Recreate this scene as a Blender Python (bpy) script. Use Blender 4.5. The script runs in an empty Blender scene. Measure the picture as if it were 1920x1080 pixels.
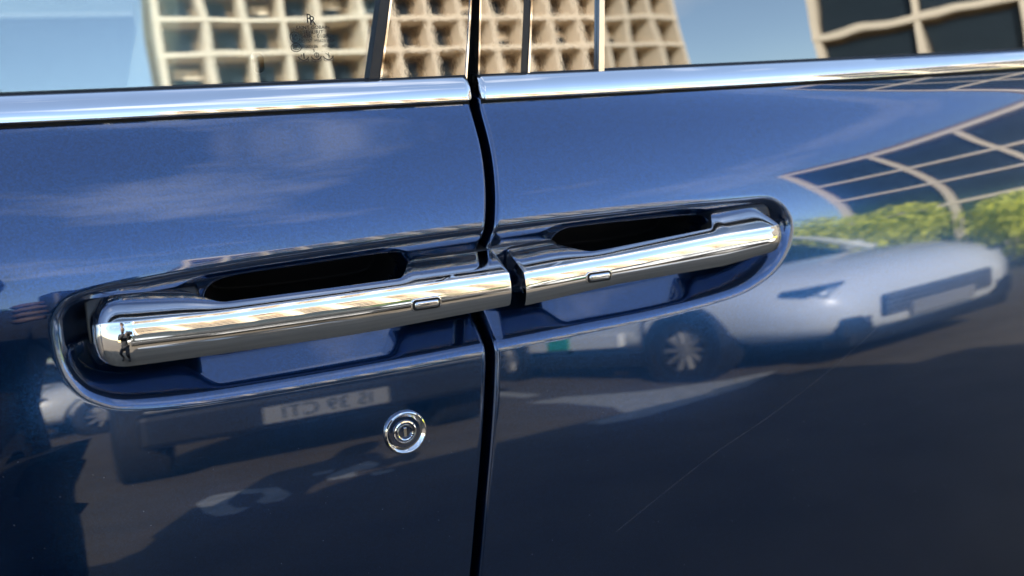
import bpy, bmesh, math, random
import numpy as np
from mathutils import Vector, Matrix, Euler
R = math.radians
random.seed(7); rng = np.random.default_rng(7)
scene = bpy.context.scene
COL = scene.collection
EYE = 1.15                                    # camera height above the asphalt (m); door heights below are given relative to it

# ------------------------------------------------------------------ camera
cam = bpy.data.cameras.new('camera'); camo = bpy.data.objects.new('camera', cam); COL.objects.link(camo)
cam.sensor_width = 36; cam.lens = 35.06; cam.clip_start = .01; cam.clip_end = 3000
camo.location = (0, -.64, EYE); camo.rotation_euler = (R(90-17.0), 0, R(-25.7))
cam.dof.use_dof = True; cam.dof.focus_distance = .70; cam.dof.aperture_fstop = 5.6
scene.camera = camo
scene.render.resolution_x = 1024; scene.render.resolution_y = 576
# ------------------------------------------------------------------ sky and sun
SUN_EL = 26.0; SUN_AZ = Vector((-.45, .89, 0)).normalized()      # the sun stands behind the car
world = bpy.data.worlds.new('World'); scene.world = world; world.use_nodes = True
wn = world.node_tree.nodes; wl = world.node_tree.links; wn.clear()
sky = wn.new('ShaderNodeTexSky'); sky.sky_type = 'NISHITA'; sky.sun_disc = False
sky.sun_elevation = R(SUN_EL); sky.sun_rotation = math.atan2(SUN_AZ.x, SUN_AZ.y); sky.air_density = 1.0; sky.dust_density = .6
bg = wn.new('ShaderNodeBackground'); bg.inputs[1].default_value = .15
out = wn.new('ShaderNodeOutputWorld')
geo = wn.new('ShaderNodeTexCoord'); mp = wn.new('ShaderNodeMapping'); mp.inputs['Scale'].default_value = (1.2, 1.2, 4.5); mp.inputs['Location'].default_value = (3.1, .4, 0)
nz = wn.new('ShaderNodeTexNoise'); nz.inputs['Scale'].default_value = 1.7; nz.inputs['Detail'].default_value = 7; nz.inputs['Roughness'].default_value = .62
cr = wn.new('ShaderNodeValToRGB'); cr.color_ramp.elements[0].position = .55; cr.color_ramp.elements[0].color = (.03, .03, .03, 1); cr.color_ramp.elements[1].position = .84
cr.color_ramp.elements[1].color = (.70, .70, .70, 1)
mx = wn.new('ShaderNodeMix'); mx.data_type = 'RGBA'; mx.inputs[7].default_value = (7.0, 7.0, 7.2, 1)
wl.new(geo.outputs['Generated'], mp.inputs[0]); wl.new(mp.outputs[0], nz.inputs['Vector']); wl.new(nz.outputs[0], cr.inputs[0])
wl.new(cr.outputs[0], mx.inputs[0]); wl.new(sky.outputs[0], mx.inputs[6]); wl.new(mx.outputs[2], bg.inputs[0]); wl.new(bg.outputs[0], out.inputs[0])
sl = bpy.data.lights.new('sun', 'SUN'); sl.energy = 4.7; sl.angle = R(.53); sl.color = (1, .93, .82)
so = bpy.data.objects.new('sun', sl); COL.objects.link(so)
sd = Vector((SUN_AZ.x*math.cos(R(SUN_EL)), SUN_AZ.y*math.cos(R(SUN_EL)), math.sin(R(SUN_EL))))
so.rotation_euler = sd.to_track_quat('Z', 'Y').to_euler(); so.location = sd*30
vs = scene.view_settings; vs.view_transform = 'Standard'; vs.look = 'None'; vs.gamma = 1; vs.exposure = 1.6; vs.use_curve_mapping = False
scene.cycles.max_bounces = 12; scene.cycles.glossy_bounces = 8; scene.cycles.transparent_max_bounces = 16
scene.cycles.caustics_reflective = True; scene.cycles.sample_clamp_indirect = 8; scene.cycles.use_denoising = True

# ------------------------------------------------------------------ helpers
def nmat(name, col, rough=.5, metal=0., coat=0., coat_ior=1.5, ior=1.5, noise=0., nscale=8., bump=0., bscale=60., spec=None, coat_rough=.01):
    m = bpy.data.materials.new(name); m.use_nodes = True
    nt = m.node_tree; b = nt.nodes['Principled BSDF']
    b.inputs['Base Color'].default_value = (*col, 1); b.inputs['Roughness'].default_value = rough; b.inputs['Metallic'].default_value = metal
    b.inputs['IOR'].default_value = ior; b.inputs['Coat Weight'].default_value = coat; b.inputs['Coat IOR'].default_value = coat_ior; b.inputs['Coat Roughness'].default_value = coat_rough
    tc = nt.nodes.new('ShaderNodeTexCoord')
    n = nt.nodes.new('ShaderNodeTexNoise'); n.inputs['Scale'].default_value = nscale; n.inputs['Detail'].default_value = 5
    nt.links.new(tc.outputs['Object'], n.inputs['Vector'])
    mr = nt.nodes.new('ShaderNodeMapRange'); mr.inputs[1].default_value = .25; mr.inputs[2].default_value = .75
    mr.inputs[3].default_value = 1-noise; mr.inputs[4].default_value = 1+noise
    nt.links.new(n.outputs[0], mr.inputs[0])
    vm = nt.nodes.new('ShaderNodeVectorMath'); vm.operation = 'SCALE'; vm.inputs[0].default_value = col
    nt.links.new(mr.outputs[0], vm.inputs['Scale']); nt.links.new(vm.outputs[0], b.inputs['Base Color'])
    if bump:
        n2 = nt.nodes.new('ShaderNodeTexNoise'); n2.inputs['Scale'].default_value = bscale; n2.inputs['Detail'].default_value = 3
        nt.links.new(tc.outputs['Object'], n2.inputs['Vector'])
        bp = nt.nodes.new('ShaderNodeBump'); bp.inputs['Strength'].default_value = 1; bp.inputs['Distance'].default_value = bump
        nt.links.new(n2.outputs[0], bp.inputs['Height']); nt.links.new(bp.outputs[0], b.inputs['Normal'])
        if coat: nt.links.new(bp.outputs[0], b.inputs['Coat Normal'])
    return m

def flake_paint(name, col, rough=.38, coat_ior=1.6):
    m = nmat(name, col, rough, .92, 1.0, coat_ior)
    nt = m.node_tree; b = nt.nodes['Principled BSDF']; tc = nt.nodes.new('ShaderNodeTexCoord')
    v = nt.nodes.new('ShaderNodeTexVoronoi'); v.inputs['Scale'].default_value = 1300
    nt.links.new(tc.outputs['Object'], v.inputs['Vector'])
    sep = nt.nodes.new('ShaderNodeSeparateColor'); nt.links.new(v.outputs['Color'], sep.inputs[0])
    mr = nt.nodes.new('ShaderNodeMapRange'); mr.inputs[3].default_value = .68; mr.inputs[4].default_value = 1.34
    nt.links.new(sep.outputs[0], mr.inputs[0])
    vm = nt.nodes.new('ShaderNodeVectorMath'); vm.operation = 'SCALE'; vm.inputs[0].default_value = col
    nt.links.new(mr.outputs[0], vm.inputs['Scale']); nt.links.new(vm.outputs[0], b.inputs['Base Color'])
    # flakes lie at slightly different angles, the clear coat stays smooth with a trace of orange peel
    v2 = nt.nodes.new('ShaderNodeVectorMath'); v2.operation = 'SUBTRACT'; v2.inputs[1].default_value = (.5, .5, .5)
    nt.links.new(v.outputs['Color'], v2.inputs[0])
    v3 = nt.nodes.new('ShaderNodeVectorMath'); v3.operation = 'SCALE'; v3.inputs['Scale'].default_value = .018
    nt.links.new(v2.outputs[0], v3.inputs[0])
    g = nt.nodes.new('ShaderNodeNewGeometry'); ad = nt.nodes.new('ShaderNodeVectorMath'); ad.operation = 'ADD'
    nt.links.new(g.outputs['Normal'], ad.inputs[0]); nt.links.new(v3.outputs[0], ad.inputs[1])
    no = nt.nodes.new('ShaderNodeVectorMath'); no.operation = 'NORMALIZE'; nt.links.new(ad.outputs[0], no.inputs[0])
    nt.links.new(no.outputs[0], b.inputs['Normal'])
    n2 = nt.nodes.new('ShaderNodeTexNoise'); n2.inputs['Scale'].default_value = 260; n2.inputs['Detail'].default_value = 1
    nt.links.new(tc.outputs['Object'], n2.inputs['Vector'])
    bp = nt.nodes.new('ShaderNodeBump'); bp.inputs['Strength'].default_value = 1; bp.inputs['Distance'].default_value = .0000015
    nt.links.new(n2.outputs[0], bp.inputs['Height']); nt.links.new(bp.outputs[0], b.inputs['Coat Normal'])
    return m

def glass_mat(name, tint, ior=1.9, dirt=.0):
    m = bpy.data.materials.new(name); m.use_nodes = True; nt = m.node_tree; nt.nodes.clear()
    o = nt.nodes.new('ShaderNodeOutputMaterial'); mix = nt.nodes.new('ShaderNodeMixShader')
    t = nt.nodes.new('ShaderNodeBsdfTransparent'); t.inputs[0].default_value = (*tint, 1)
    g = nt.nodes.new('ShaderNodeBsdfGlossy'); g.inputs['Roughness'].default_value = 0.0; g.inputs[0].default_value = (.93, .97, 1, 1)
    f = nt.nodes.new('ShaderNodeFresnel'); f.inputs[0].default_value = ior
    tc = nt.nodes.new('ShaderNodeTexCoord'); n = nt.nodes.new('ShaderNodeTexNoise'); n.inputs['Scale'].default_value = 11; n.inputs['Detail'].default_value = 1
    bp = nt.nodes.new('ShaderNodeBump'); bp.inputs['Distance'].default_value = .00034
    nt.links.new(tc.outputs['Object'], n.inputs['Vector']); nt.links.new(n.outputs[0], bp.inputs['Height']); nt.links.new(bp.outputs[0], g.inputs['Normal'])
    nt.links.new(f.outputs[0], mix.inputs[0]); nt.links.new(t.outputs[0], mix.inputs[1]); nt.links.new(g.outputs[0], mix.inputs[2]); nt.links.new(mix.outputs[0], o.inputs[0])
    return m

def link(name, me, mat=None, parent=None, smooth=True):
    o = bpy.data.objects.new(name, me); COL.objects.link(o)
    if mat is not None and not me.materials: me.materials.append(mat)
    if smooth: me.polygons.foreach_set('use_smooth', [True]*len(me.polygons))
    if parent is not None: o.parent = parent
    return o
def pyobj(name, v, f, mat, parent=None, smooth=True):
    me = bpy.data.meshes.new(name); me.from_pydata([tuple(map(float, p)) for p in v], [], [tuple(map(int, q)) for q in f]); me.update()
    return link(name, me, mat, parent, smooth)
def bmobj(name, bm, mat, parent=None, smooth=False):
    me = bpy.data.meshes.new(name); bmesh.ops.recalc_face_normals(bm, faces=bm.faces); bm.to_mesh(me); bm.free()
    return link(name, me, mat, parent, smooth)
def grid_faces(nr, nc, closed_c=False):
    i = np.arange(nr-1)[:, None]; j = np.arange(nc if closed_c else nc-1)[None, :]
    j2 = (j+1) % nc
    return np.stack(np.broadcast_arrays(i*nc+j, i*nc+j2, (i+1)*nc+j2, (i+1)*nc+j), -1).reshape(-1, 4)
def gridobj(name, P, mat, parent=None, closed_c=False, flip=False, caps=False):
    nr, nc = P.shape[:2]; f = grid_faces(nr, nc, closed_c)
    if flip: f = f[:, ::-1]
    f = [tuple(q) for q in f]
    if caps:
        a = list(range(nc)); b = [(nr-1)*nc+k for k in range(nc)]
        f += [tuple(a[::-1] if not flip else a), tuple(b if not flip else b[::-1])]
    o = pyobj(name, P.reshape(-1, 3), f, mat, parent, True)
    return o
def box(bm, x0, x1, y0, y1, z0, z1, bev=0):
    r = bmesh.ops.create_cube(bm, size=1, matrix=Matrix.Translation(((x0+x1)/2, (y0+y1)/2, (z0+z1)/2)) @ Matrix.Diagonal((x1-x0, y1-y0, z1-z0, 1)))
    if bev:
        es = list({e for v in r['verts'] for e in v.link_edges})
        bmesh.ops.bevel(bm, geom=es, offset=bev, segments=2, affect='EDGES', profile=.5)
def boxobj(name, b, mat, parent=None, bev=0, smooth=False):
    bm = bmesh.new(); box(bm, *b, bev=bev); return bmobj(name, bm, mat, parent, smooth)
def thing(name, label, cat, loc=(0, 0, 0), rz=0, group=None):
    o = bpy.data.objects.new(name, None); COL.objects.link(o); o.location = loc; o.rotation_euler = (0, 0, rz)
    o['label'] = label; o['category'] = cat
    if group: o['group'] = group
    return o
def tag(o, label, cat, group=None):
    o['label'] = label; o['category'] = cat
    if group: o['group'] = group
    return o
def copy_tree(o, parent=None):
    c = o.copy(); COL.objects.link(c); c.parent = parent
    for ch in list(o.children): copy_tree(ch, c)
    return c
def smoothstep(t): t = np.clip(t, 0, 1); return t*t*(3-2*t)
def catmull(pts, n=12, closed=True):
    P = np.array(pts, float); N = len(P); outp = []
    rg = range(N) if closed else range(N-1)
    for i in rg:
        if closed: p0, p1, p2, p3 = P[(i-1) % N], P[i], P[(i+1) % N], P[(i+2) % N]
        else: p0, p1, p2, p3 = P[max(i-1, 0)], P[i], P[i+1], P[min(i+2, N-1)]
        for k in range(n):
            t = k/n
            outp.append(.5*((2*p1)+(-p0+p2)*t+(2*p0-5*p1+4*p2-p3)*t*t+(-p0+3*p1-3*p2+p3)*t**3))
    if not closed: outp.append(P[-1])
    return np.array(outp)
def sdf(poly, X, Z):
    """signed distance to a closed polygon, positive inside"""
    A = poly; Bp = np.roll(poly, -1, 0); best = np.full(X.shape, 1e9); ins = np.zeros(X.shape, bool)
    for (ax, az), (bx, bz) in zip(A, Bp):
        ex, ez = bx-ax, bz-az; L = ex*ex+ez*ez+1e-18
        t = np.clip(((X-ax)*ex+(Z-az)*ez)/L, 0, 1)
        best = np.minimum(best, (X-ax-t*ex)**2+(Z-az-t*ez)**2)
        c = ((az > Z) != (bz > Z)); xi = ax+(Z-az)*ex/(ez if abs(ez) > 1e-12 else 1e-12)
        ins ^= c & (X < xi)
    d = np.sqrt(best); return np.where(ins, d, -d)

# ------------------------------------------------------------------ materials
PAINT = flake_paint('blue_metallic_paint', (.009, .048, .148), .17, 1.85)
CHROME = nmat('polished_chrome', (.79, .785, .78), .03, 1.0, noise=.02, nscale=40)
_nt = CHROME.node_tree; _n = _nt.nodes.new('ShaderNodeTexNoise'); _n.inputs['Scale'].default_value = 38; _n.inputs['Detail'].default_value = 6
_tc = _nt.nodes.new('ShaderNodeTexCoord'); _mr = _nt.nodes.new('ShaderNodeMapRange'); _mr.inputs[1].default_value = .45; _mr.inputs[2].default_value = .75; _mr.inputs[3].default_value = .02; _mr.inputs[4].default_value = .09
_nt.links.new(_tc.outputs['Object'], _n.inputs['Vector']); _nt.links.new(_n.outputs[0], _mr.inputs[0]); _nt.links.new(_mr.outputs[0], _nt.nodes['Principled BSDF'].inputs['Roughness'])
SATIN = nmat('satin_chrome', (.62, .62, .61), .16, 1.0, noise=.03, nscale=60)
RUBBER = nmat('black_rubber', (.010, .010, .011), .45, noise=.2, nscale=90)
GROOVE = nmat('matt_black_groove', (.004, .004, .004), .8, noise=.2, nscale=90)
PIANO = nmat('gloss_black_pillar', (.004, .004, .005), .015, 0, 0, 1.5, ior=2.8, bump=.000016, bscale=85)
GLASS_F = glass_mat('front_window_glass', (.60, .69, .70), 2.6)
GLASS_R = glass_mat('privacy_window_glass', (.10, .13, .15), 2.5)
INK = nmat('black_ink', (.01, .012, .014), .6, noise=.1)
LEATHER = nmat('pale_grey_leather', (.70, .74, .76), .5, noise=.06, nscale=30, bump=.0004, bscale=300)
DARKTRIM = nmat('dark_cabin_trim', (.03, .04, .05), .6, noise=.15, nscale=20)

# ------------------------------------------------------------------ body-side surface of the blue car (x along the car, z relative to eye height, y into the car)
TZ = np.array([(-.0765, 14), (-.083, 23), (-.093, 29), (-.11, 30), (-.15, 25), (-.17, 20.0), (-.19, 14.8), (-.21, 11.6), (-.235, 10.4), (-.2586, 9.5), (-.306, 7.2), (-.35, 4), (-.40, 1), (-.48, -2.5), (-.65, -6), (-.9, -9)])[::-1]
zs = np.linspace(-.9, -.06, 1681); th = np.interp(zs, TZ[:, 0], TZ[:, 1])
th = np.convolve(np.pad(th, 10, mode='edge'), np.ones(21)/21, 'valid')
yb = np.concatenate([[0], np.cumsum(np.tan(np.radians(th[:-1]))*np.diff(zs))]); yb -= np.interp(-.2, zs, yb)
dz = np.diff(zs)[0]
wv = np.where(zs > -.115, np.sin(np.clip((zs+.115)/.045, 0, 1)*math.pi/2)**2, 0)*math.tan(R(-22))   # hollow under the belt moulding towards the rear
yw = np.concatenate([[0], np.cumsum(wv[:-1]*dz)])
def S(x, z):
    k = (x-.25)**2/14.
    return np.interp(z, zs, yb)+k+smoothstep((x-.35)/.45)*np.interp(z, zs, yw)
RECESS = catmull([(-.0019, -.2059), (.0011, -.1953), (.0097, -.1875), (.0303, -.1829), (.0627, -.1794), (.1135, -.1757), (.1674, -.1735), (.2252, -.1716), (.2893, -.1703), (.3777, -.1696), (.4788, -.171), (.545, -.1735), (.566, -.180), (.5764, -.194), (.5745, -.2104), (.5622, -.2268), (.5429, -.2385), (.5103, -.2475), (.4394, -.2535), (.3648, -.2557), (.2811, -.2578), (.1933, -.2597), (.1195, -.2605), (.0684, -.2599), (.0331, -.2566), (.0171, -.2505), (.0065, -.2415), (-.0001, -.2269)], 8)
POCKETS = [catmull([(.090, -.200), (.096, -.190), (.112, -.1860), (.160, -.1845), (.2181, -.1835), (.2285, -.188), (.2345, -.198), (.231, -.212), (.215, -.222), (.150, -.224), (.110, -.222), (.095, -.213)], 8),
           catmull([(.350, -.190), (.358, -.1820), (.375, -.1805), (.4373, -.1815), (.482, -.1830), (.4955, -.188), (.500, -.198), (.494, -.211), (.475, -.219), (.420, -.221), (.372, -.218), (.355, -.206)], 8)]
def body_y(X, Z):
    Y = S(X, Z)
    m = (X > -.02) & (X < .60) & (Z > -.28) & (Z < -.15)
    xs, z_ = X[m], Z[m]; s = sdf(RECESS, xs, z_)
    up = smoothstep((z_+.232)/.040)                      # 0 on the lower bowl, 1 under the upper lip
    ends = np.maximum(smoothstep((.055-xs)/.04), smoothstep((xs-.525)/.04))
    w = .038*(1-up)+.024*up; w = w*(1-ends)+.026*ends; D_ = .030*(1-up)+.012*up; D_ = D_*(1-ends)+.020*ends
    r1 = .010*(1-up)+.0135*up; r1 = r1*(1-ends)+.010*ends; r2 = w*.36; mm = D_/(w-r1/2-r2/2)       # wall: tight lip radius, straight flank, soft floor radius
    q = np.clip(s+.0035, 0, w)
    dep = mm*np.where(q < r1, q*q/(2*r1), np.where(q < w-r2, q-r1/2, (w-r1/2-r2/2)-(w-q)**2/(2*r2)))
    for P in POCKETS:
        dep = dep+.060*smoothstep((sdf(P, xs, z_)+.0015)/.011)
    lip = 0
    Y[m] += dep+lip
    return Y
GAP_Z = np.array([-.9, -.56, -.435, -.377, -.335, -.290, -.255, -.2316, -.180, -.162, -.137, -.1185, -.100, -.0925, -.083, -.05])
GAP_X = np.array([.238, .2495, .2650, .2710, .2766, .2826, .2865, .2835, .2919, .2975, .3022, .3039, .3031, .3019, .3013, .301])
o_ = np.argsort(GAP_Z); gz_f = np.linspace(-.9, -.05, 400)
gx_f = np.convolve(np.pad(np.interp(gz_f, GAP_Z[o_], GAP_X[o_]), 8, mode='edge'), np.ones(17)/17, 'valid')
def gap_x(z): return np.interp(z, gz_f, gx_f)
HALF = .0033
BELT = -.0825                                            # painted skin stops here; moulding above
rows = np.unique(np.concatenate([np.linspace(-.90, -.56, 30), np.linspace(-.56, -.275, 90), np.linspace(-.275, -.16, 140), np.linspace(-.16, BELT, 60)]))
def skin(side):
    """one door skin as a dense grid; columns run parallel to the shut line, the edge rolls in"""
    if side < 0: xo, cols = -1.05, np.unique(np.concatenate([np.linspace(-1.05, -.03, 50), np.linspace(-.03, .30, 310)]))
    else: xo, cols = 1.32, np.unique(np.concatenate([np.linspace(.27, .60, 310), np.linspace(.60, 1.32, 80)]))
    Z = np.repeat(rows[:, None], len(cols), 1)
    e = gap_x(rows)[:, None]+side*HALF                   # door edge
    c0 = .30 if side < 0 else .27
    t = (cols-xo)/(c0-xo)
    rr = .0035; e2 = e+side*rr
    X = xo+(e2-xo)*t[None, :]
    Y = body_y(X.copy(), Z)
    edgeX = []; edgeY = []
    ye = body_y(e2.copy(), rows[:, None])
    for a in np.linspace(15, 90, 7):
        edgeX.append(e2-side*rr*math.sin(R(a))); edgeY.append(ye+rr*(1-math.cos(R(a))))
    for dd in (.012, .03, .05):
        edgeX.append(e2-side*rr); edgeY.append(ye+rr+dd)
    EX = np.concatenate(edgeX, 1); EY = np.concatenate(edgeY, 1); EZ = np.repeat(rows[:, None], EX.shape[1], 1)
    if side < 0: X = np.concatenate([X, EX], 1); Y = np.concatenate([Y, EY], 1); Z = np.concatenate([Z, EZ], 1)
    else:
        X = np.concatenate([EX[:, ::-1], X[:, ::1] if cols[0] < cols[-1] and t[0] >= t[-1] else X], 1); Y = np.concatenate([EY[:, ::-1], Y], 1); Z = np.concatenate([EZ[:, ::-1], Z], 1)
    # roll the top edge in behind the moulding
    top = np.stack([X[-1], Y[-1]+.012, Z[-1]+.002], -1)[None]
    P = np.stack([X, Y, Z], -1); P = np.concatenate([P, top], 0); P[..., 2] += EYE
    return P
car = thing('luxury_car', 'dark blue luxury car with two chrome door handles meeting at the door gap', 'car')
CUP = nmat('black_cup_plastic', (.009, .0095, .011), .6, noise=.15, nscale=60, ior=1.25)
def door(name, side):
    P = skin(side); nr, nc = P.shape[:2]; f = grid_faces(nr, nc); c = P.reshape(-1, 3)[f].mean(1)
    cup = np.zeros(len(f), bool)
    near = (c[:, 2]-EYE > -.25) & (c[:, 2]-EYE < -.16)
    for Q in POCKETS:
        cup[near] |= sdf(Q, c[near, 0], c[near, 2]-EYE) > .0035
    o = pyobj(name, P.reshape(-1, 3), f[~cup], PAINT, car)
    V = P.reshape(-1, 3); fc = f[cup]; idx, inv = np.unique(fc, return_inverse=True)
    pyobj('finger_cup', V[idx], inv.reshape(-1, 4), CUP, o)
    return o
front_door = door('front_door', -1)
rear_door = door('rear_door', 1)
front_door['label'] = 'blue front door with a round key lock below its handle'
rear_door['label'] = 'blue rear door to the right of the shut line'

SCR = nmat('bare_scratch', (.11, .11, .12), .6, noise=.2, nscale=40)
sp = catmull([(0.3917, -0.4313), (0.4409, -0.4059), (0.4899, -0.383), (0.5537, -0.3598), (0.622, -0.331), (0.6893, -0.2977)], 8, False)
sv = []
for i, (x, z) in enumerate(sp):
    y = float(S(np.array(x), np.array(z)))-.00012; w_ = .00011*(.35+.65*abs(math.sin(i*.9)))
    sv += [(x-w_*.8, y, EYE+z+w_), (x+w_*.8, y, EYE+z-w_)]
pyobj('paint_scratch', sv, [(2*i, 2*i+1, 2*i+3, 2*i+2) for i in range(len(sp)-1)], SCR, rear_door, False)
for par, xa, xb in ((front_door, -.05, .25), (rear_door, .31, .95)):
    dv, df = [], []
    for _ in range(90):
        x, z = rng.uniform(xa, xb), rng.uniform(-.52, -.28); r_ = rng.uniform(.00012, .00042); y = float(S(np.array(x), np.array(z)))-.0002; k = len(dv)
        for a in range(5): dv.append((x+r_*math.cos(a*1.257+.3), y, EYE+z+r_*rng.uniform(.6, 1.2)*math.sin(a*1.257+.3)))
        df.append((k, k+1, k+2, k+3, k+4))
    o = pyobj('dust_specks', dv, df, SCR, par, False); o['kind'] = 'stuff'

# ------------------------------------------------------------------ belt mouldings, seals, windows, pillars
GB = -.0655; YG0 = .060                                  # glass line
def G(x, z, off=0):
    t = z-GB; a = R(9); k = 1/1.9
    return YG0+np.tan(a)*t+.5*k*t*t+(x-.25)**2/14.+off
def sweep(name, sect, xs, yf, mat, parent, caps=True):
    """sect: list of (dy, z) ; yf(x): base y"""
    P = np.array([[(x, yf(x)+dy, EYE+z) for dy, z in sect] for x in xs])
    return gridobj(name, P, mat, parent, closed_c=True, caps=caps, flip=False)
def rounded(sec, r, n=5):
    P = [np.array(p, float) for p in sec]; outp = []
    N = len(P)
    for i in range(N):
        a, b, c = P[i-1], P[i], P[(i+1) % N]
        u = (a-b); v = (c-b); lu, lv = np.linalg.norm(u), np.linalg.norm(v); rr = min(r[i], lu*.45, lv*.45)
        if rr <= 1e-6: outp.append(b); continue
        p, q = b+u/lu*rr, b+v/lv*rr
        for k in range(n+1):
            t = k/n; outp.append((1-t)**2*p+2*t*(1-t)*b+t*t*q)
    return outp
ym = lambda x: float(S(np.array(x), np.array(-.083)))
arc = []
ay, az_ = .004, -.0668
arc.append((ay+.004, az_+.0008))
for k in range(24):                                     # convex face of the moulding, leaning back
    u = k/23; a = R(66-50*u)
    arc.append((ay, az_)); az_ -= .0158/23; ay -= .0158/23*math.tan(a)*.62
arc += [(arc[-1][0]+.0008, arc[-1][1]-.0010)]
MOULD = arc+[(.010, -.0835), (.014, -.0660)]
for nm, x0, x1, par in (('belt_moulding', -1.05, .2978, front_door), ('belt_moulding', .3062, 1.32, rear_door)):
    xs_ = np.unique(np.concatenate([np.linspace(x0, x1, 60), (x1-np.linspace(0, .006, 13)) if par is front_door else (x0+np.linspace(0, .006, 13))]))
    P = []
    for i, x in enumerate(xs_):
        e = min(abs(x-.2978 if par is front_door else x-.3062), .004)/.004; sc = 1-.10*(1-math.sqrt(max(0, 1-(1-e)**2)))
        P.append([(x, ym(x)+(dy+.008)*sc-.008+.002*(1-e)**2, EYE-.0745+(z+.0745)*sc) for dy, z in MOULD])
    # extra stations so the end rounds off
    gridobj(nm, np.array(P), CHROME, par, closed_c=True, caps=True)
for x0, x1, par in ((-1.05, .2972, front_door), (.3070, 1.32, rear_door)):
    xs_ = np.linspace(x0, x1, 40)
    sweep('lower_seal', rounded([(.016, -.0805), (-.0015, -.0815), (-.0015, -.0870), (.016, -.0850)], [0, .001, .001, 0], 3), xs_, ym, GROOVE, par)
    sweep('window_seal', rounded([(.020, -.0655), (.006, -.0655), (.003, -.0675), (.003, -.072), (.020, -.072)], [.001]*5, 3), xs_, ym, RUBBER, par)

def panel(name, xa, xb, za, zb, off, mat, parent, thick=.004, nx=24, nz_=16, lean=True):
    """curved pane on the glass surface; xa, xb = (x at bottom, x at top) edges given at z=GB and z=GB+.054"""
    Z = np.linspace(za, zb, nz_); P = []
    def xe(pair, z): return pair[0]+(pair[1]-pair[0])*(z-GB)/.054
    for z in Z:
        l, r = xe(xa, z), xe(xb, z)
        P.append([(x, float(G(x, z, off)), EYE+z) for x in np.linspace(l, r, nx)])
    P = np.array(P); Q = P.copy(); Q[..., 1] += thick
    nr, nc = P.shape[:2]; f = [tuple(q) for q in grid_faces(nr, nc)]; n = nr*nc
    f2 = [tuple(reversed([i+n for i in q])) for q in f]
    rim = [i for i in range(nc)]+[r*nc+nc-1 for r in range(1, nr)]+[(nr-1)*nc+c for c in range(nc-2, -1, -1)]+[r*nc for r in range(nr-2, 0, -1)]
    f3 = [(rim[(k+1) % len(rim)], rim[k], rim[k]+n, rim[(k+1) % len(rim)]+n) for k in range(len(rim))]
    o = pyobj(name, np.concatenate([P.reshape(-1, 3), Q.reshape(-1, 3)]), f+f2+f3, mat, parent, True)
    me = o.data; bm = bmesh.new(); bm.from_mesh(me)
    for e in bm.edges:
        if len(e.link_faces) == 2 and e.calc_face_angle(0) > .6: e.smooth = False
    bm.to_mesh(me); bm.free()
    return o
ZT = .36
def slim(d): return (0, 0)
fwin = panel('side_window', (-1.0, -.96), (.2235, .2370), GB-.008, ZT, .006, GLASS_F, front_door, nx=60, nz_=50)
panel('window_frame', (.2230, .2367), (.2305, .2435), GB-.006, ZT, -.001, RUBBER, front_door, .012, 6, 30)
panel('frame_bead', (.2307, .2437), (.2322, .2452), GB-.006, ZT, -.002, CHROME, front_door, .008, 3, 30)
panel('pillar_panel', (.2325, .2455), (.2975, .3060), GB-.006, ZT, -.001, PIANO, front_door, .010, 30, 30)
panel('pillar_bead', (.2976, .3061), (.2990, .3075), GB-.006, ZT, -.002, CHROME, front_door, .008, 3, 30)
panel('pillar_bead', (.3078, .3139), (.3092, .3153), GB-.006, ZT, -.002, CHROME, rear_door, .008, 3, 30)
panel('pillar_panel', (.3094, .3155), (.3440, .3512), GB-.006, ZT, -.001, PIANO, rear_door, .010, 24, 30)
panel('window_frame', (.3442, .3514), (.3498, .3568), GB-.006, ZT, -.001, RUBBER, rear_door, .012, 6, 30)
panel('frame_bead', (.3500, .3570), (.3516, .3586), GB-.006, ZT, -.002, CHROME, rear_door, .008, 3, 30)
panel('pillar_panel', (.3518, .3588), (.4122, .4168), GB-.006, ZT, 0, PIANO, rear_door, .010, 30, 30)
panel('window_bar', (.4124, .4170), (.4176, .4217), GB-.006, ZT, -.004, SATIN, rear_door, .012, 6, 30)
panel('side_window', (.4178, .4219), (1.22, 1.20), GB-.008, ZT, .006, GLASS_R, rear_door, nx=60, nz_=50)
# jamb behind the shut line: rubber-lined pillar
Zj = np.linspace(-.9, ZT, 60)
Pj = np.array([[(x, (float(S(np.array(.29), np.array(min(z, -.083))))+.046 if z < -.083 else float(G(.30, z))+.016), EYE+z) for x in np.linspace(.245, .345, 10)] for z in Zj])
gridobj('door_jamb', Pj, GROOVE, car)

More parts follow.
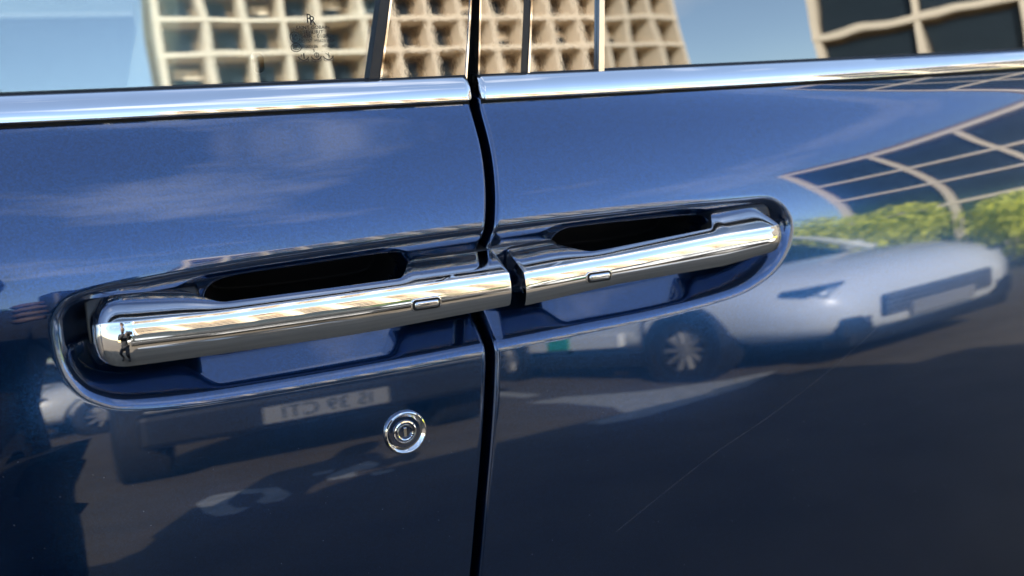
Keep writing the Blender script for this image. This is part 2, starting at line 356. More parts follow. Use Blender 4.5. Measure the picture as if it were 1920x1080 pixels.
# ------------------------------------------------------------------ door handles
def handle(xs0, xs1, outer, zc_pts, pocket, name_lbl):
    """outer = -1: rounded end at xs0, +1: rounded end at xs1"""
    n = 150; t = np.linspace(0, 1, n); t = np.where(True, t, t)
    # pack stations towards both ends
    t = .5-.5*np.cos(math.pi*t)
    xs_ = xs0+(xs1-xs0)*t; P = []
    for x in xs_:
        zT = np.interp(x, [p[0] for p in zc_pts], [p[1] for p in zc_pts]); zB = np.interp(x, [p[0] for p in zc_pts], [p[2] for p in zc_pts])
        dO = (x-xs0) if outer < 0 else (xs1-x); dI = (xs1-x) if outer < 0 else (x-xs0)
        q = math.sqrt(max(0, 1-(1-min(dO/.024, 1))**2.4))              # plan rounding of the free end
        qh = .46+.54*math.sqrt(max(0, 1-(1-min(dO/.020, 1))**2.4))
        yf = -.0215+.021*(1-q)
        qi = 1-.05*(1-min(dI/.0025, 1))**2
        zm = (zT*.55+zB*.45); h2 = (zT-zB)*qh*qi
        zT2 = zm+h2*.45; zB2 = zm-h2*.55
        # finger scallop
        a, b = pocket
        sc = smoothstep((x-a)/.030)*smoothstep((b-x)/.016) if outer < 0 else smoothstep((x-a)/.034)*smoothstep((b-x)/.016)
        yback = .0114-.0184*float(sc)
        yback = max(yback, yf+.0105)
        yTop = yf+.0040
        topb = (yback, zT2+(yback-yTop)*math.tan(R(19.5)))
        sec = [topb, (yTop, zT2)]
        m = 16
        for k in range(m):                                             # convex front
            ph = R(31-k*(31+23)/(m-1)); sec.append((yf+.0260*(1-math.cos(ph)), None))
        s50, s26 = math.sin(R(31)), math.sin(R(23))
        for k in range(m):
            ph = R(31-k*(31+23)/(m-1)); u = (s50-math.sin(ph))/(s50+s26)
            sec[2+k] = (sec[2+k][0], zT2-.0012+(zB2+.001-(zT2-.0012))*u)
        sec += [(yf+.0050, zB2), (yback-.0008, zB2+.0035), (yback, zB2+.008)]
        rr = [.0012, .0016]+[0]*m+[.002, .003, .003]
        pts = rounded(sec, rr, 4)
        P.append([(x, p[0], EYE+p[1]) for p in pts])
    L = len(P[0]); P = [p for p in P if len(p) == L]
    P = np.array(P)
    # inner end: small chamfer then flat face
    o = gridobj('door_handle', P, CHROME, car, closed_c=True, caps=True)
    o['label'] = name_lbl
    bm = bmesh.new(); bm.from_mesh(o.data)
    for e in bm.edges:
        if len(e.link_faces) == 2 and e.calc_face_angle(0) > .7: e.smooth = False
    bm.normal_update(); bmesh.ops.recalc_face_normals(bm, faces=bm.faces); bm.to_mesh(o.data); bm.free()
    return o
HZ1 = [(0, -.1975, -.2265), (.027, -.1977, -.2272), (.09, -.2000, -.2284), (.178, -.1997, -.2288), (.2, -.1995, -.2284), (.31, -.1988, -.2240)]
H1 = handle(.0175, .2972, -1, HZ1, (.070, .2335), 'chrome handle of the front door')
HZ2 = [(.30, -.2005, -.2272), (.3879, -.1972, -.2203), (.4872, -.1911, -.2180), (.5288, -.1900, -.2128), (.56, -.1895, -.2095)]
H2 = handle(.3092, .5535, 1, HZ2, (.340, .4965), 'chrome handle of the rear door')
# dark cavity between the inner handle ends
def pill(name, cx, cz, y, w, h, r, mat, parent, depth=.002, nrm_tilt=0, rot=0, dome=0.):
    bm = bmesh.new(); ring = []
    for qx, qz, a0 in ((w/2-r, h/2-r, 0), (-w/2+r, h/2-r, 90), (-w/2+r, -h/2+r, 180), (w/2-r, -h/2+r, 270)):
        for k in range(7):
            a = R(a0+k*15); ring.append((qx+r*math.cos(a), qz+r*math.sin(a)))
    lv = [(1.0, depth), (1.0, .0004), (.96, .0), (.80, -dome), (.4, -dome*1.3)]
    rings = []
    for s, dy in lv:
        sx = 1-(1-s)*min(w, h)/w; sz = 1-(1-s)*min(w, h)/h
        rings.append([bm.verts.new((p[0]*sx, dy, p[1]*sz)) for p in ring])
    for a, b in zip(rings, rings[1:]):
        for k in range(len(ring)): bm.faces.new((a[k], a[(k+1) % len(ring)], b[(k+1) % len(ring)], b[k]))
    bm.faces.new(rings[-1])
    bmesh.ops.transform(bm, matrix=Matrix.Translation((cx, y, EYE+cz)) @ Matrix.Rotation(R(rot), 4, 'Y') @ Matrix.Rotation(R(nrm_tilt), 4, 'X'), verts=bm.verts)
    return bmobj(name, bm, mat, parent, smooth=True)
for H, cx, cz, rot in ((H1, .2318, -.2125, 0), (H2, .3700, -.2103, 0)):
    pill('button_bezel', cx, cz, -.0222, .0222, .0092, .0030, CHROME, H, .004, -4, rot)
    pill('button_groove', cx, cz, -.0224, .0206, .0078, .0026, GROOVE, H, .004, -4, rot)
    pill('lock_button', cx, cz, -.0232, .0180, .0052, .0020, CHROME, H, .004, -4, rot, .0006)
# black gaskets where the handles meet the recess
def tube(name, pts, r, mat, parent, n=8, closed=False, taper=None):
    P = [Vector(p) for p in pts]; rings = []
    for i, p in enumerate(P):
        d = (P[min(i+1, len(P)-1)]-P[max(i-1, 0)]).normalized() if not closed else (P[(i+1) % len(P)]-P[i-1]).normalized()
        a = d.orthogonal().normalized() if abs(d.y) > .9 else d.cross(Vector((0, 1, 0))).normalized(); b = d.cross(a)
        rr = r if taper is None else taper[i]
        rings.append([tuple(p+rr*(a*math.cos(2*math.pi*k/n)+b*math.sin(2*math.pi*k/n))) for k in range(n)])
    if closed: rings.append(rings[0])
    return gridobj(name, np.array(rings), mat, parent, closed_c=True, caps=not closed)
def gasket(H, x0, x1, zc_pts, name='handle_gasket'):
    # black rubber foot behind each end of the handle, a shade larger than the handle so that it shows as a dark joint
    P = []
    for x in np.linspace(x0, x1, 24):
        u = min(x-x0, x1-x)/.008; k = .8+.2*math.sqrt(max(0, 1-(1-min(u, 1))**2))
        zT = np.interp(x, [p[0] for p in zc_pts], [p[1] for p in zc_pts]); zB = np.interp(x, [p[0] for p in zc_pts], [p[2] for p in zc_pts])
        zm = (zT+zB)/2+.002; h = (zT-zB)/2*k
        P.append([(x, p[0], EYE+p[1]) for p in rounded([(.006, zm+h-.004), (.002, zm-h+.006), (.050, zm-h+.010), (.050, zm+h+.0096), (.0124, zm+h+.0088)], [.003]*5, 3)])
    return gridobj(name, np.array(P), RUBBER, H, closed_c=True, caps=True)
gasket(H1, .0165, .086, HZ1); gasket(H1, .2350, .2968, HZ1); gasket(H2, .3098, .352, HZ2); gasket(H2, .4985, .5545, HZ2)

# ------------------------------------------------------------------ key lock on the front door
LX, LZ = .2140, -.3073
ly = float(S(np.array(LX), np.array(LZ)))
def lathe(name, prof, mat, parent, n=64, M=None):
    P = np.array([[(r*math.cos(2*math.pi*k/n), y, r*math.sin(2*math.pi*k/n)) for k in range(n)] for r, y in prof])
    o = gridobj(name, P, mat, parent, closed_c=True, flip=True)
    if M is not None: o.data.transform(M)
    bm = bmesh.new(); bm.from_mesh(o.data); bmesh.ops.recalc_face_normals(bm, faces=bm.faces)
    for e in bm.edges:
        if len(e.link_faces) == 2 and e.calc_face_angle(0) > .6: e.smooth = False
    bm.to_mesh(o.data); bm.free()
    return o
LM = Matrix.Translation((LX, ly-.0004, EYE+LZ)) @ Matrix.Rotation(R(-6.5), 4, 'X')
lockp = lathe('key_lock', [(.0160, .004), (.0160, -.0012), (.0154, -.0024), (.0146, -.0028), (.0138, -.0024), (.0131, -.0012), (.0090, .0030), (.0086, .0034)], CHROME, car, M=LM)
lockp['label'] = 'round chrome key lock with a keyhole'
lathe('inner_ring', [(.0088, .0040), (.0088, -.0004), (.0083, -.0014), (.0076, -.0016), (.0071, -.0008), (.0069, .0020)], CHROME, lockp, M=LM)
lathe('ring_groove', [(.0071, .0022), (.0060, .0022), (.0056, .0016)], GROOVE, lockp, M=LM)
lathe('lock_cylinder', [(.0062, .0030), (.0062, -.0008), (.0057, -.0018), (.0050, -.0014), (.0046, .0004), (.0020, .0008), (.00001, .0008)], CHROME, lockp, M=LM)
bm = bmesh.new(); box(bm, -.0011, .0013, -.0006, .0008, -.0034, .0032, .0003); bmesh.ops.transform(bm, matrix=LM, verts=bm.verts); bmobj('keyhole_cover', bm, SATIN, lockp)
bm = bmesh.new(); box(bm, .0014, .0019, -.00005, .0009, -.0034, .0032); bmesh.ops.transform(bm, matrix=LM, verts=bm.verts); bmobj('keyhole', bm, GROOVE, lockp)

# ------------------------------------------------------------------ etched marking on the front window
def text_verts(body, size, cx, cz, align='CENTER', squash=1., off=0.):
    cu = bpy.data.curves.new('t', 'FONT'); cu.body = body; cu.size = size; cu.align_x = align; cu.align_y = 'CENTER'; cu.resolution_u = 3; cu.offset = off
    o = bpy.data.objects.new('t', cu); COL.objects.link(o)
    dg = bpy.context.evaluated_depsgraph_get(); dg.update(); me = bpy.data.meshes.new_from_object(o.evaluated_get(dg))
    V = [(cx+v.co.x*squash, cz+v.co.y) for v in me.vertices]; F = [tuple(p.vertices) for p in me.polygons]
    bpy.data.objects.remove(o); bpy.data.curves.remove(cu); bpy.data.meshes.remove(me)
    return V, F
MK = [[], []]
def addvf(V, F):
    b = len(MK[0]); MK[0].extend(V); MK[1].extend([tuple(i+b for i in f) for f in F])
def stroke(pts, w, closed=False):
    P = [np.array(p, float) for p in pts]; V = []; n = len(P)
    for i, p in enumerate(P):
        d = (P[(i+1) % n]-P[i-1]) if closed else (P[min(i+1, n-1)]-P[max(i-1, 0)]); d /= np.linalg.norm(d)+1e-12; nn = np.array((-d[1], d[0]))
        V += [tuple(p+nn*w/2), tuple(p-nn*w/2)]
    F = [(2*i, 2*i+1, (2*i+3) % (2*n), (2*i+2) % (2*n)) for i in range(n if closed else n-1)]
    addvf(V, F)
def circ(cx, cz, rx, rz, a0=0, a1=360, n=24): return [(cx+rx*math.cos(R(a0+(a1-a0)*k/n)), cz+rz*math.sin(R(a0+(a1-a0)*k/n))) for k in range(n+(0 if a1-a0 == 360 else 1))]
mx0, mz0 = .187, 0
SY = .00037                                   # metres per photograph pixel on the pane
def pz(py): return -.0246-(py-38)*.000372
def pxx(px): return .1868+(px-590)*.000378
addvf(*text_verts('R', .0088, pxx(587), pz(36), squash=.85)); addvf(*text_verts('R', .0088, pxx(592.5), pz(40), squash=.85))
addvf(*text_verts('SAINT-GOBAIN', .0033, pxx(592), pz(52), squash=1.05)); addvf(*text_verts('SEKURIT', .0033, pxx(592), pz(60.5), squash=1.15))
addvf(*text_verts('43R - 01082', .0040, pxx(598), pz(68), squash=1.0)); addvf(*text_verts('DOT57  M5625 AS2', .0031, pxx(596), pz(76.5), squash=.95))
addvf(*text_verts('E 000186   >PVB<', .0032, pxx(598), pz(86.5), squash=.98)); addvf(*text_verts('5      . . .', .0030, pxx(601), pz(94)))
addvf(*text_verts('E5', .0046, pxx(556.5), pz(69), squash=.9)); stroke(circ(pxx(556.5), pz(69), .0034, .0036), .00035, True)
stroke(circ(pxx(557), pz(87.5), .0036, .0028), .0005, True)
for k in (-1, 0, 1): stroke(circ(pxx(557.5+k*3), pz(87.5), .0011, .0016, 70, 290, 10), .00035)
stroke([(pxx(623), pz(66)), (pxx(623), pz(77))], .0004); stroke([(pxx(629), pz(66)), (pxx(624), pz(71.5)), (pxx(629), pz(77))], .0004); stroke(circ(pxx(631), pz(72), .0012, .0016, 60, 300, 10), .00035)
for cx in (569, 593, 616):
    stroke(circ(pxx(cx), pz(103), .0036, .0030, 190, 350, 12), .0006)
    stroke(rounded([(pxx(cx-9), pz(109)), (pxx(cx-8), pz(113.5)), (pxx(cx+8), pz(113.5)), (pxx(cx+9), pz(109))], [0, .0008, .0008, 0], 3), .00035)
    stroke([(pxx(cx+1), pz(98)), (pxx(cx+1), pz(108))], .0008 if cx == 569 else .0004)
stroke(circ(pxx(594), pz(102), .0015, .0015), .0004, True); stroke([(pxx(565), pz(100)), (pxx(565), pz(104))], .0004); stroke([(pxx(611), pz(99)), (pxx(619), pz(105))], .0004)
pyobj('glass_marking', [(x, float(G(x, z, .006))-.0003, EYE+z) for x, z in MK[0]], MK[1], INK, fwin, False)

# ------------------------------------------------------------------ rest of the blue car: sill, roof, far side, cabin
def strip(name, prof, x0, x1, mat, parent, n=24, crown=True):
    xs_ = np.linspace(x0, x1, n)
    P = np.array([[(x, y+((x-.25)**2/14. if y < 1 else -(x-.25)**2/14.), z) for y, z in prof] for x in xs_])
    return gridobj(name, P, mat, parent)
zr = EYE+ZT; yr = float(G(.25, ZT))
roofp = [(yr-.006, zr-.012), (yr-.010, zr+.01), (yr+.01, zr+.045), (yr+.10, zr+.095), (yr+.30, zr+.135), (1.0, zr+.15), (1.70-yr, zr+.135), (1.90-yr, zr+.095), (2.0-yr, zr+.045), (2.0-yr, zr-.012)]
roofp = [(a if a <= 1 else a, b) for a, b in roofp]
strip('roof', [tuple(p) for p in catmull(roofp, 6, False)], -.55, 1.75, PAINT, car, 20)
ysill = float(S(np.array(.25), np.array(-.9)))
strip('sill', [(ysill+.012, EYE-.86), (ysill+.012, EYE-.905), (ysill+.03, EYE-.94), (ysill+.08, .17)], -1.6, 2.2, PAINT, car)
boxobj('floor_pan', (-1.8, 2.4, ysill+.08, 2-ysill-.08, .17, .34), DARKTRIM, car)
# the far side mirrors this one
far = [(2.0-float(S(np.array(.25), np.array(z))), EYE+z) for z in np.linspace(-.9, -.075, 24)]
strip('far_body_side', far, -1.05, 1.32, PAINT, car)
strip('far_inner_panel', [(1.80, .4), (1.82, EYE-.30), (1.85, EYE-.12), (1.86, EYE-.078), (1.93, EYE-.072)], -.62, 1.25, LEATHER, car)
strip('far_window', [(2.0-float(G(.25, z)), EYE+z) for z in np.linspace(GB, ZT, 12)], -.55, .30, GLASS_F, car); strip('far_window', [(2.0-float(G(.25, z)), EYE+z) for z in np.linspace(GB, ZT, 12)], .32, 1.25, GLASS_R, car)
strip('inner_panel', [(.20, .4), (.17, EYE-.30), (.13, EYE-.12), (.118, EYE-.080), (.075, EYE-.074)], -.62, .24, LEATHER, car)
strip('inner_panel', [(.20, .4), (.17, EYE-.30), (.13, EYE-.12), (.118, EYE-.080), (.075, EYE-.074)], .36, 1.25, DARKTRIM, car)
# front and rear body ends
def endbody(x0, x1, hood, nm):
    n = 14; P = []
    for x in np.linspace(x0, x1, n):
        pr = [(float(S(np.array(.25), np.array(z)))+.01+.03*abs(x-x0), EYE+z) for z in np.linspace(-.9, -.085, 14)]
        u = abs(x-x0)/abs(x1-x0); top = EYE-.07-hood*u*u
        pr = [(y, min(z, top)) for y, z in pr]+[(.18, top+.01), (.5, top+.05), (1.0, top+.06), (1.5, top+.05), (1.82, top+.01)]+[(2-y, min(z, top)) for y, z in pr[::-1]]
        P.append([(x, y, z) for y, z in pr])
    return gridobj(nm, np.array(P), PAINT, car, caps=True)
endbody(-1.056, -2.55, .16, 'front_wing'); endbody(1.326, 2.75, .12, 'rear_wing')
def strip2(nm, pts, mat): return pyobj(nm, pts, [(0, 1, 2, 3)], mat, car, False)
strip2('windscreen', [(-1.05, .25, EYE-.06), (-1.05, 1.75, EYE-.06), (-.5, 1.68, zr+.05), (-.5, .32, zr+.05)], GLASS_R)
strip2('rear_screen', [(2.2, .25, EYE-.06), (2.2, 1.75, EYE-.06), (1.7, 1.68, zr+.05), (1.7, .32, zr+.05)], GLASS_R)
for sgn in (0, 1):
    tube('windscreen_pillar', [(-1.06, .12 if not sgn else 1.88, EYE-.07), (-.5, .22 if not sgn else 1.78, zr+.03)], .035, PAINT, car)
    boxobj('rear_pillar', (1.24, 1.72, (.13 if not sgn else 1.80), (.20 if not sgn else 1.87), EYE-.08, zr+.05), PAINT, car, .02)
def wheel(parent, c, r, w, axis='y', spokes=10, rimmat=None, tyremat=None, nm='wheel'):
    TY = tyremat; M = Matrix.Translation(c) @ (Matrix.Rotation(R(90), 4, 'Z') if axis == 'x' else Matrix.Identity(4))
    t = lathe(nm, [(r*.62, w/2), (r*.70, w/2), (r*.93, w/2*.96), (r, w/2*.8), (r, 0), (r, -w/2*.8), (r*.93, -w/2*.96), (r*.70, -w/2), (r*.62, -w/2)], TY, parent, 40, M)
    bm = bmesh.new()
    for k in range(spokes):
        b2 = bmesh.new(); box(b2, r*.12, r*.64, -w*.44, -w*.30, -r*.055, r*.055, r*.02)
        bmesh.ops.transform(b2, matrix=M @ Matrix.Rotation(2*math.pi*k/spokes, 4, 'Y'), verts=b2.verts)
        me = bpy.data.meshes.new('s'); b2.to_mesh(me); b2.free(); bm.from_mesh(me); bpy.data.meshes.remove(me)
    bmobj('rim', bm, rimmat, t)
    lathe('rim_barrel', [(r*.66, -w*.46), (r*.60, -w*.40), (r*.60, w*.1), (.001, w*.1)], GROOVE, t, 32, M)
    lathe('hub', [(r*.17, -w*.30), (r*.15, -w*.45), (.001, -w*.47)], rimmat, t, 24, M)
    return t
TYRE = nmat('tyre_rubber', (.018, .018, .018), .75, noise=.3, nscale=30)
ALLOY = nmat('alloy_rim', (.34, .33, .32), .40, .35, noise=.05)
for x in (-1.65, 2.0):
    for y in (.16, 1.84): wheel(car, (x, y, .38), .38, .26, 'y', 14, ALLOY, TYRE)
# front seat seen through the window, lock pin on the sill
seat_sections = [(EYE-.62, .05, .22), (EYE-.35, .12, .24), (EYE-.12, .17, .23), (EYE+.05, .21, .17), (EYE+.12, .225, .11)]
P = []
for z, x, hw in seat_sections:
    ring = rounded([(x-.055, .52-hw), (x+.11, .52-hw), (x+.11, .52+hw), (x-.055, .52+hw)], [.05]*4, 4); P.append([(p[0], p[1], z) for p in ring])
st = gridobj('front_seat', np.array(P), LEATHER, car, closed_c=True, caps=True)
boxobj('headrest', (.18, .27, .40, .64, EYE+.14, EYE+.32), LEATHER, st, .03, True)
boxobj('seat_cushion', (-.48, .10, .30, .76, .55, .72), LEATHER, st, .04, True)
boxobj('rear_seat', (1.0, 1.25, .25, 1.75, .5, EYE+.02), DARKTRIM, car, .05, True)
boxobj('far_seat', (.22, .38, 1.22, 1.66, .5, EYE+.02), LEATHER, car, .05, True)
pin = [(.1506+.0034*math.cos(a), EYE-.0525+.0046*math.sin(a)) for a in np.linspace(0, math.pi, 13)]
bm = bmesh.new(); 
for p in pill('lock_pin', .1510, -.0545, .086, .0078, .0150, .0038, CHROME, car, .006, 0, 0, .001).data.vertices: pass
bm.free()

# ------------------------------------------------------------------ ground
ASPH = nmat('asphalt', (.118, .094, .066), .9, noise=.22, nscale=3.0, bump=.004, bscale=140)
g = pyobj('asphalt', [(-400, -400, 0), (400, -400, 0), (400, 400, 0), (-400, 400, 0)], [(0, 1, 2, 3)], ASPH, None, False); g['kind'] = 'structure'
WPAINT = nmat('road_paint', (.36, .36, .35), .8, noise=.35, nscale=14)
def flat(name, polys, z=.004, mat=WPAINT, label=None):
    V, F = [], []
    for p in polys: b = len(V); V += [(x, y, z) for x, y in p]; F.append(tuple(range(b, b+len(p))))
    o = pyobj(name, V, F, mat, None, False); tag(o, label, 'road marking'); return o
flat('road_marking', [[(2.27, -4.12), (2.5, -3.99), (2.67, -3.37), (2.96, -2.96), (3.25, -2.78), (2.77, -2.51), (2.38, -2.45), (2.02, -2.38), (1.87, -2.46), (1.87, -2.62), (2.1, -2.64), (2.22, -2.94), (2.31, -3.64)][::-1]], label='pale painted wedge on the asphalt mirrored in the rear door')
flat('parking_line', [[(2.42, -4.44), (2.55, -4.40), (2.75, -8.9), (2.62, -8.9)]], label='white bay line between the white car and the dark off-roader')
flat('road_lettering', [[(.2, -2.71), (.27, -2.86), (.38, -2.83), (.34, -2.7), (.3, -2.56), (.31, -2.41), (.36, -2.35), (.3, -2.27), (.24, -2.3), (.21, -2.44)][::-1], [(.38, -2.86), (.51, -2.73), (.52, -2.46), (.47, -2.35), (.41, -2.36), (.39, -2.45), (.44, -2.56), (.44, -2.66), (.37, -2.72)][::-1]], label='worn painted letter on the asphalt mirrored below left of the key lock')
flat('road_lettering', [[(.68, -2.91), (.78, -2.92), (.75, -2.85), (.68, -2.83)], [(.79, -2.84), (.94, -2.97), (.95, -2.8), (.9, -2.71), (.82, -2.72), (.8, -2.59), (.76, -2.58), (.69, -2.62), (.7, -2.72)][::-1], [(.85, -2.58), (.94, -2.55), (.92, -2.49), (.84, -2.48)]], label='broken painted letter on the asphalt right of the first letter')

# ------------------------------------------------------------------ buildings across the car park
PLASTER = nmat('cream_render', (.80, .68, .52), .85, noise=.07, nscale=.6, bump=.004, bscale=5)
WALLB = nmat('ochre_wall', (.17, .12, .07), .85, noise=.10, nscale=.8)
WINB = nmat('dark_building_glass', (.02, .03, .04), .06, 0, noise=.1, ior=1.3)
def building(name, label, origin, ang, nb, nf, bay, fl, colw, beam, depth, total_depth, z0=0., fill=(.5, .6, .72), fh=.62, jit=.22, blinds=True):
    root = thing(name, label, 'building', origin, ang)
    W = nb*bay; Hh = nf*fl
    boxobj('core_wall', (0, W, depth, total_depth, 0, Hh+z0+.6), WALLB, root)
    cm = None
    for i in range(nb+1):
        if cm is None:
            o = boxobj('column', (-colw/2, colw/2, 0, depth-.003, 0, Hh+z0), PLASTER, root); cm = o.data
        else:
            o = bpy.data.objects.new('column', cm); COL.objects.link(o); o.parent = root
        o.location = (i*bay, 0, 0)
    bmesh_ = None
    for j in range(nf+1):
        if bmesh_ is None:
            o = boxobj('floor_beam', (-colw/2-.02, W+colw/2+.02, -.05, depth-.006, -beam/2, beam/2), PLASTER, root); bmesh_ = o.data
        else:
            o = bpy.data.objects.new('floor_beam', bmesh_); COL.objects.link(o); o.parent = root
        o.location = (0, 0, z0+j*fl)
    wm = None; wm2 = None
    for j in range(nf):
        for i in range(nb):
            ww = (bay-colw)*random.choice(fill); 
            if wm is None:
                o = boxobj('window', (-.5, .5, -.04, .02, -.5, .5), WINB, root); wm = o.data
            else:
                o = bpy.data.objects.new('window', wm); COL.objects.link(o); o.parent = root
            o.location = (i*bay+bay/2+random.uniform(-jit, jit), depth-.01, z0+j*fl+fl*.47); o.scale = (ww, 1, fl*fh)
            if blinds and random.random() < .22:
                bl_ = bpy.data.objects.new('blind', wm2 if wm2 else wm); COL.objects.link(bl_); bl_.parent = root
                bl_.location = (o.location.x, depth-.03, o.location.z+fl*fh*.25*random.uniform(.6, 1.1)); bl_.scale = (ww*1.02, 1, fl*fh*random.uniform(.3, .5))
                if wm2 is None:
                    wm2 = wm.copy(); wm2.materials.clear(); wm2.materials.append(PLASTER); bl_.data = wm2
    return root
# local x runs along the facade, local +y goes into the building
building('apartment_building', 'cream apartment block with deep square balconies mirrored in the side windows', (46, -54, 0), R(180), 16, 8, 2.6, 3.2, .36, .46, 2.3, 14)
bang = math.atan2(8.7, 4.8)
building('office_building', 'dark glazed block with a cream frame grid mirrored at the right edge', (19.4, -15.7, 0), bang-math.pi, 1, 1, 1, 1, .1, .1, .3, 1) if False else None
u = Vector((.48, .877, 0)).normalized()
L0 = Vector((19.4, -15.7, 0)); FAR = L0+u*26
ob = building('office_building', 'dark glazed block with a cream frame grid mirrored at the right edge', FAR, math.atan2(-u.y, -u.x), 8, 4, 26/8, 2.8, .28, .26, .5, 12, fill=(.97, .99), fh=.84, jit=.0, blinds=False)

# ------------------------------------------------------------------ planting
def leaf_mat(n, c): return nmat(n, c, .6, noise=.5, nscale=1.5)
LEAF_Y = leaf_mat('sunny_leaf', (.66, .66, .09)); LEAF_D = leaf_mat('dark_leaf', (.06, .11, .03)); LEAF_P = leaf_mat('red_leaf', (.36, .05, .05)); BARK = nmat('bark', (.12, .08, .05), .9, noise=.3)
def foliage(name, blobs, n, size, mat, parent):
    V, F = [], []
    for (cx, cy, cz, rx, ry, rz) in blobs:
        for _ in range(n):
            d = rng.normal(size=3); d /= np.linalg.norm(d); r = rng.uniform(.45, 1.0)**.5
            c = np.array((cx+d[0]*rx*r, cy+d[1]*ry*r, max(cz+d[2]*rz*r, .05)))
            a = rng.normal(size=3); a /= np.linalg.norm(a); b = np.cross(a, rng.normal(size=3)); b /= np.linalg.norm(b); s = size*rng.uniform(.6, 1.3)
            k = len(V); V += [c-a*s, c+b*s*.5, c+a*s, c-b*s*.5]; F.append((k, k+1, k+2, k+3))
    return pyobj(name, V, F, mat, parent, False)
def bush(label, c, w, d, h, mat, n=9, leaves=420, nm='bush', size=.09):
    root = thing(nm, label, 'bush' if nm == 'bush' else 'tree', (c[0], c[1], 0))
    bl = [(random.uniform(-w/2, w/2), random.uniform(-d/2, d/2), random.uniform(.35, .72)*h, random.uniform(.5, .8)*h*.6, random.uniform(.5, .8)*h*.6, random.uniform(.22, .34)*h) for _ in range(n)]
    foliage('crown', bl, leaves, size, mat, root)
    for k in range(3):
        x = random.uniform(-w/3, w/3); tube('stem', [(x, 0, 0), (x*1.1, .05, h*.3), (x*1.3+.1, .0, h*.6)], .03, BARK, root, 6)
    return root
bush('sunlit yellow-green hedge mirrored above the white car', (9.6, -8.6), 5.0, 2.0, 2.7, LEAF_Y, 16, 500)
bush('yellow-green bush mirrored at the right edge of the rear door', (11.6, -5.2), 3.5, 2.0, 2.0, LEAF_Y, 12, 500)
def tree(label, c, h, rad, mat, nl=14):
    root = thing('tree', label, 'tree', (c[0], c[1], 0))
    tr = tube('trunk', [(0, 0, 0), (.06, .02, h*.3), (-.05, .05, h*.55), (.02, 0, h*.8)], .1, BARK, root, 8, taper=[.17, .14, .10, .04])
    for k in range(6):
        a = k*1.05; tube('limb', [(0, 0, h*(.38+.05*k)), (math.cos(a)*rad*.4, math.sin(a)*rad*.4, h*(.5+.05*k)), (math.cos(a)*rad*.75, math.sin(a)*rad*.75, h*(.58+.05*k))], .05, BARK, root, 6, taper=[.07, .05, .02])
    bl = [(random.gauss(0, .42)*rad, random.gauss(0, .42)*rad, h*random.uniform(.45, .92), rad*.42, rad*.42, rad*.30) for _ in range(nl)]
    foliage('crown', bl, 360, .13, mat, root); return root
tree('dark green tree mirrored at the left end of the front door', (-4.6, -19), 5.5, 2.6, LEAF_D)
tree('dark green tree left of the white cars mirrored at the left', (-9.5, -22), 6, 3.0, LEAF_D)
tree('broad dark tree beside the dark off-roader mirrored at the left', (-.6, -24), 5.0, 2.8, LEAF_D)
for k, (x, y, h) in enumerate(((4.5, -27, 4.6), (9.5, -29, 5.2), (14.5, -30, 4.4), (20.0, -29, 5.0), (25.5, -28, 4.6))):  # unseen row, added to give the chrome a dark band at the mirrored horizon
    tree('%s tree added before the apartment block to darken the mirrored horizon' % ('leftmost dark', 'second dark', 'middle dark', 'fourth dark', 'rightmost dark')[k], (x, y), h, 2.3, LEAF_D, 10)['group'] = 'added trees before the apartment block'
boxobj_ = boxobj('kiosk_wall', (0, 3, 0, 3, 0, 3.1), nmat('yellow_render', (.62, .48, .24), .85, noise=.08), None)
boxobj_.name = 'kiosk'; boxobj_.location = (-9.0, -17.5, 0); tag(boxobj_, 'small yellow building mirrored at the left edge', 'building')

# ------------------------------------------------------------------ parked cars
CARWHITE = nmat('white_car_paint', (.72, .72, .70), .3, 0, 1, 1.5, noise=.02)
CARDARK = nmat('dark_grey_car_paint', (.022, .024, .024), .35, .2, 1, 1.5, noise=.1)
CARGLASS = nmat('car_glass', (.012, .016, .018), .05, 0, ior=1.38, noise=.05)
PLASTIC = nmat('black_plastic', (.015, .015, .016), .5, noise=.2)
PLATE = nmat('number_plate', (.27, .265, .26), .4, noise=.04)
GREEN = nmat('green_vinyl', (.02, .42, .22), .4, noise=.04); LAMP = nmat('headlamp_lens', (.45, .48, .50), .08, .3, noise=.1)
def loft_body(name, stations, mat, parent, n=28, p=3.2):
    """stations: (y, halfwidth, z0, z1); superellipse sections"""
    P = []
    for y, hw, z0, z1 in stations:
        ring = []
        for k in range(n):
            a = 2*math.pi*k/n; c, s = math.cos(a), math.sin(a)
            ring.append((hw*math.copysign(abs(c)**(2/p), c), y, (z0+z1)/2+(z1-z0)/2*math.copysign(abs(s)**(2/p), s)))
        P.append(ring)
    return gridobj(name, np.array(P), mat, parent, closed_c=True, caps=True)
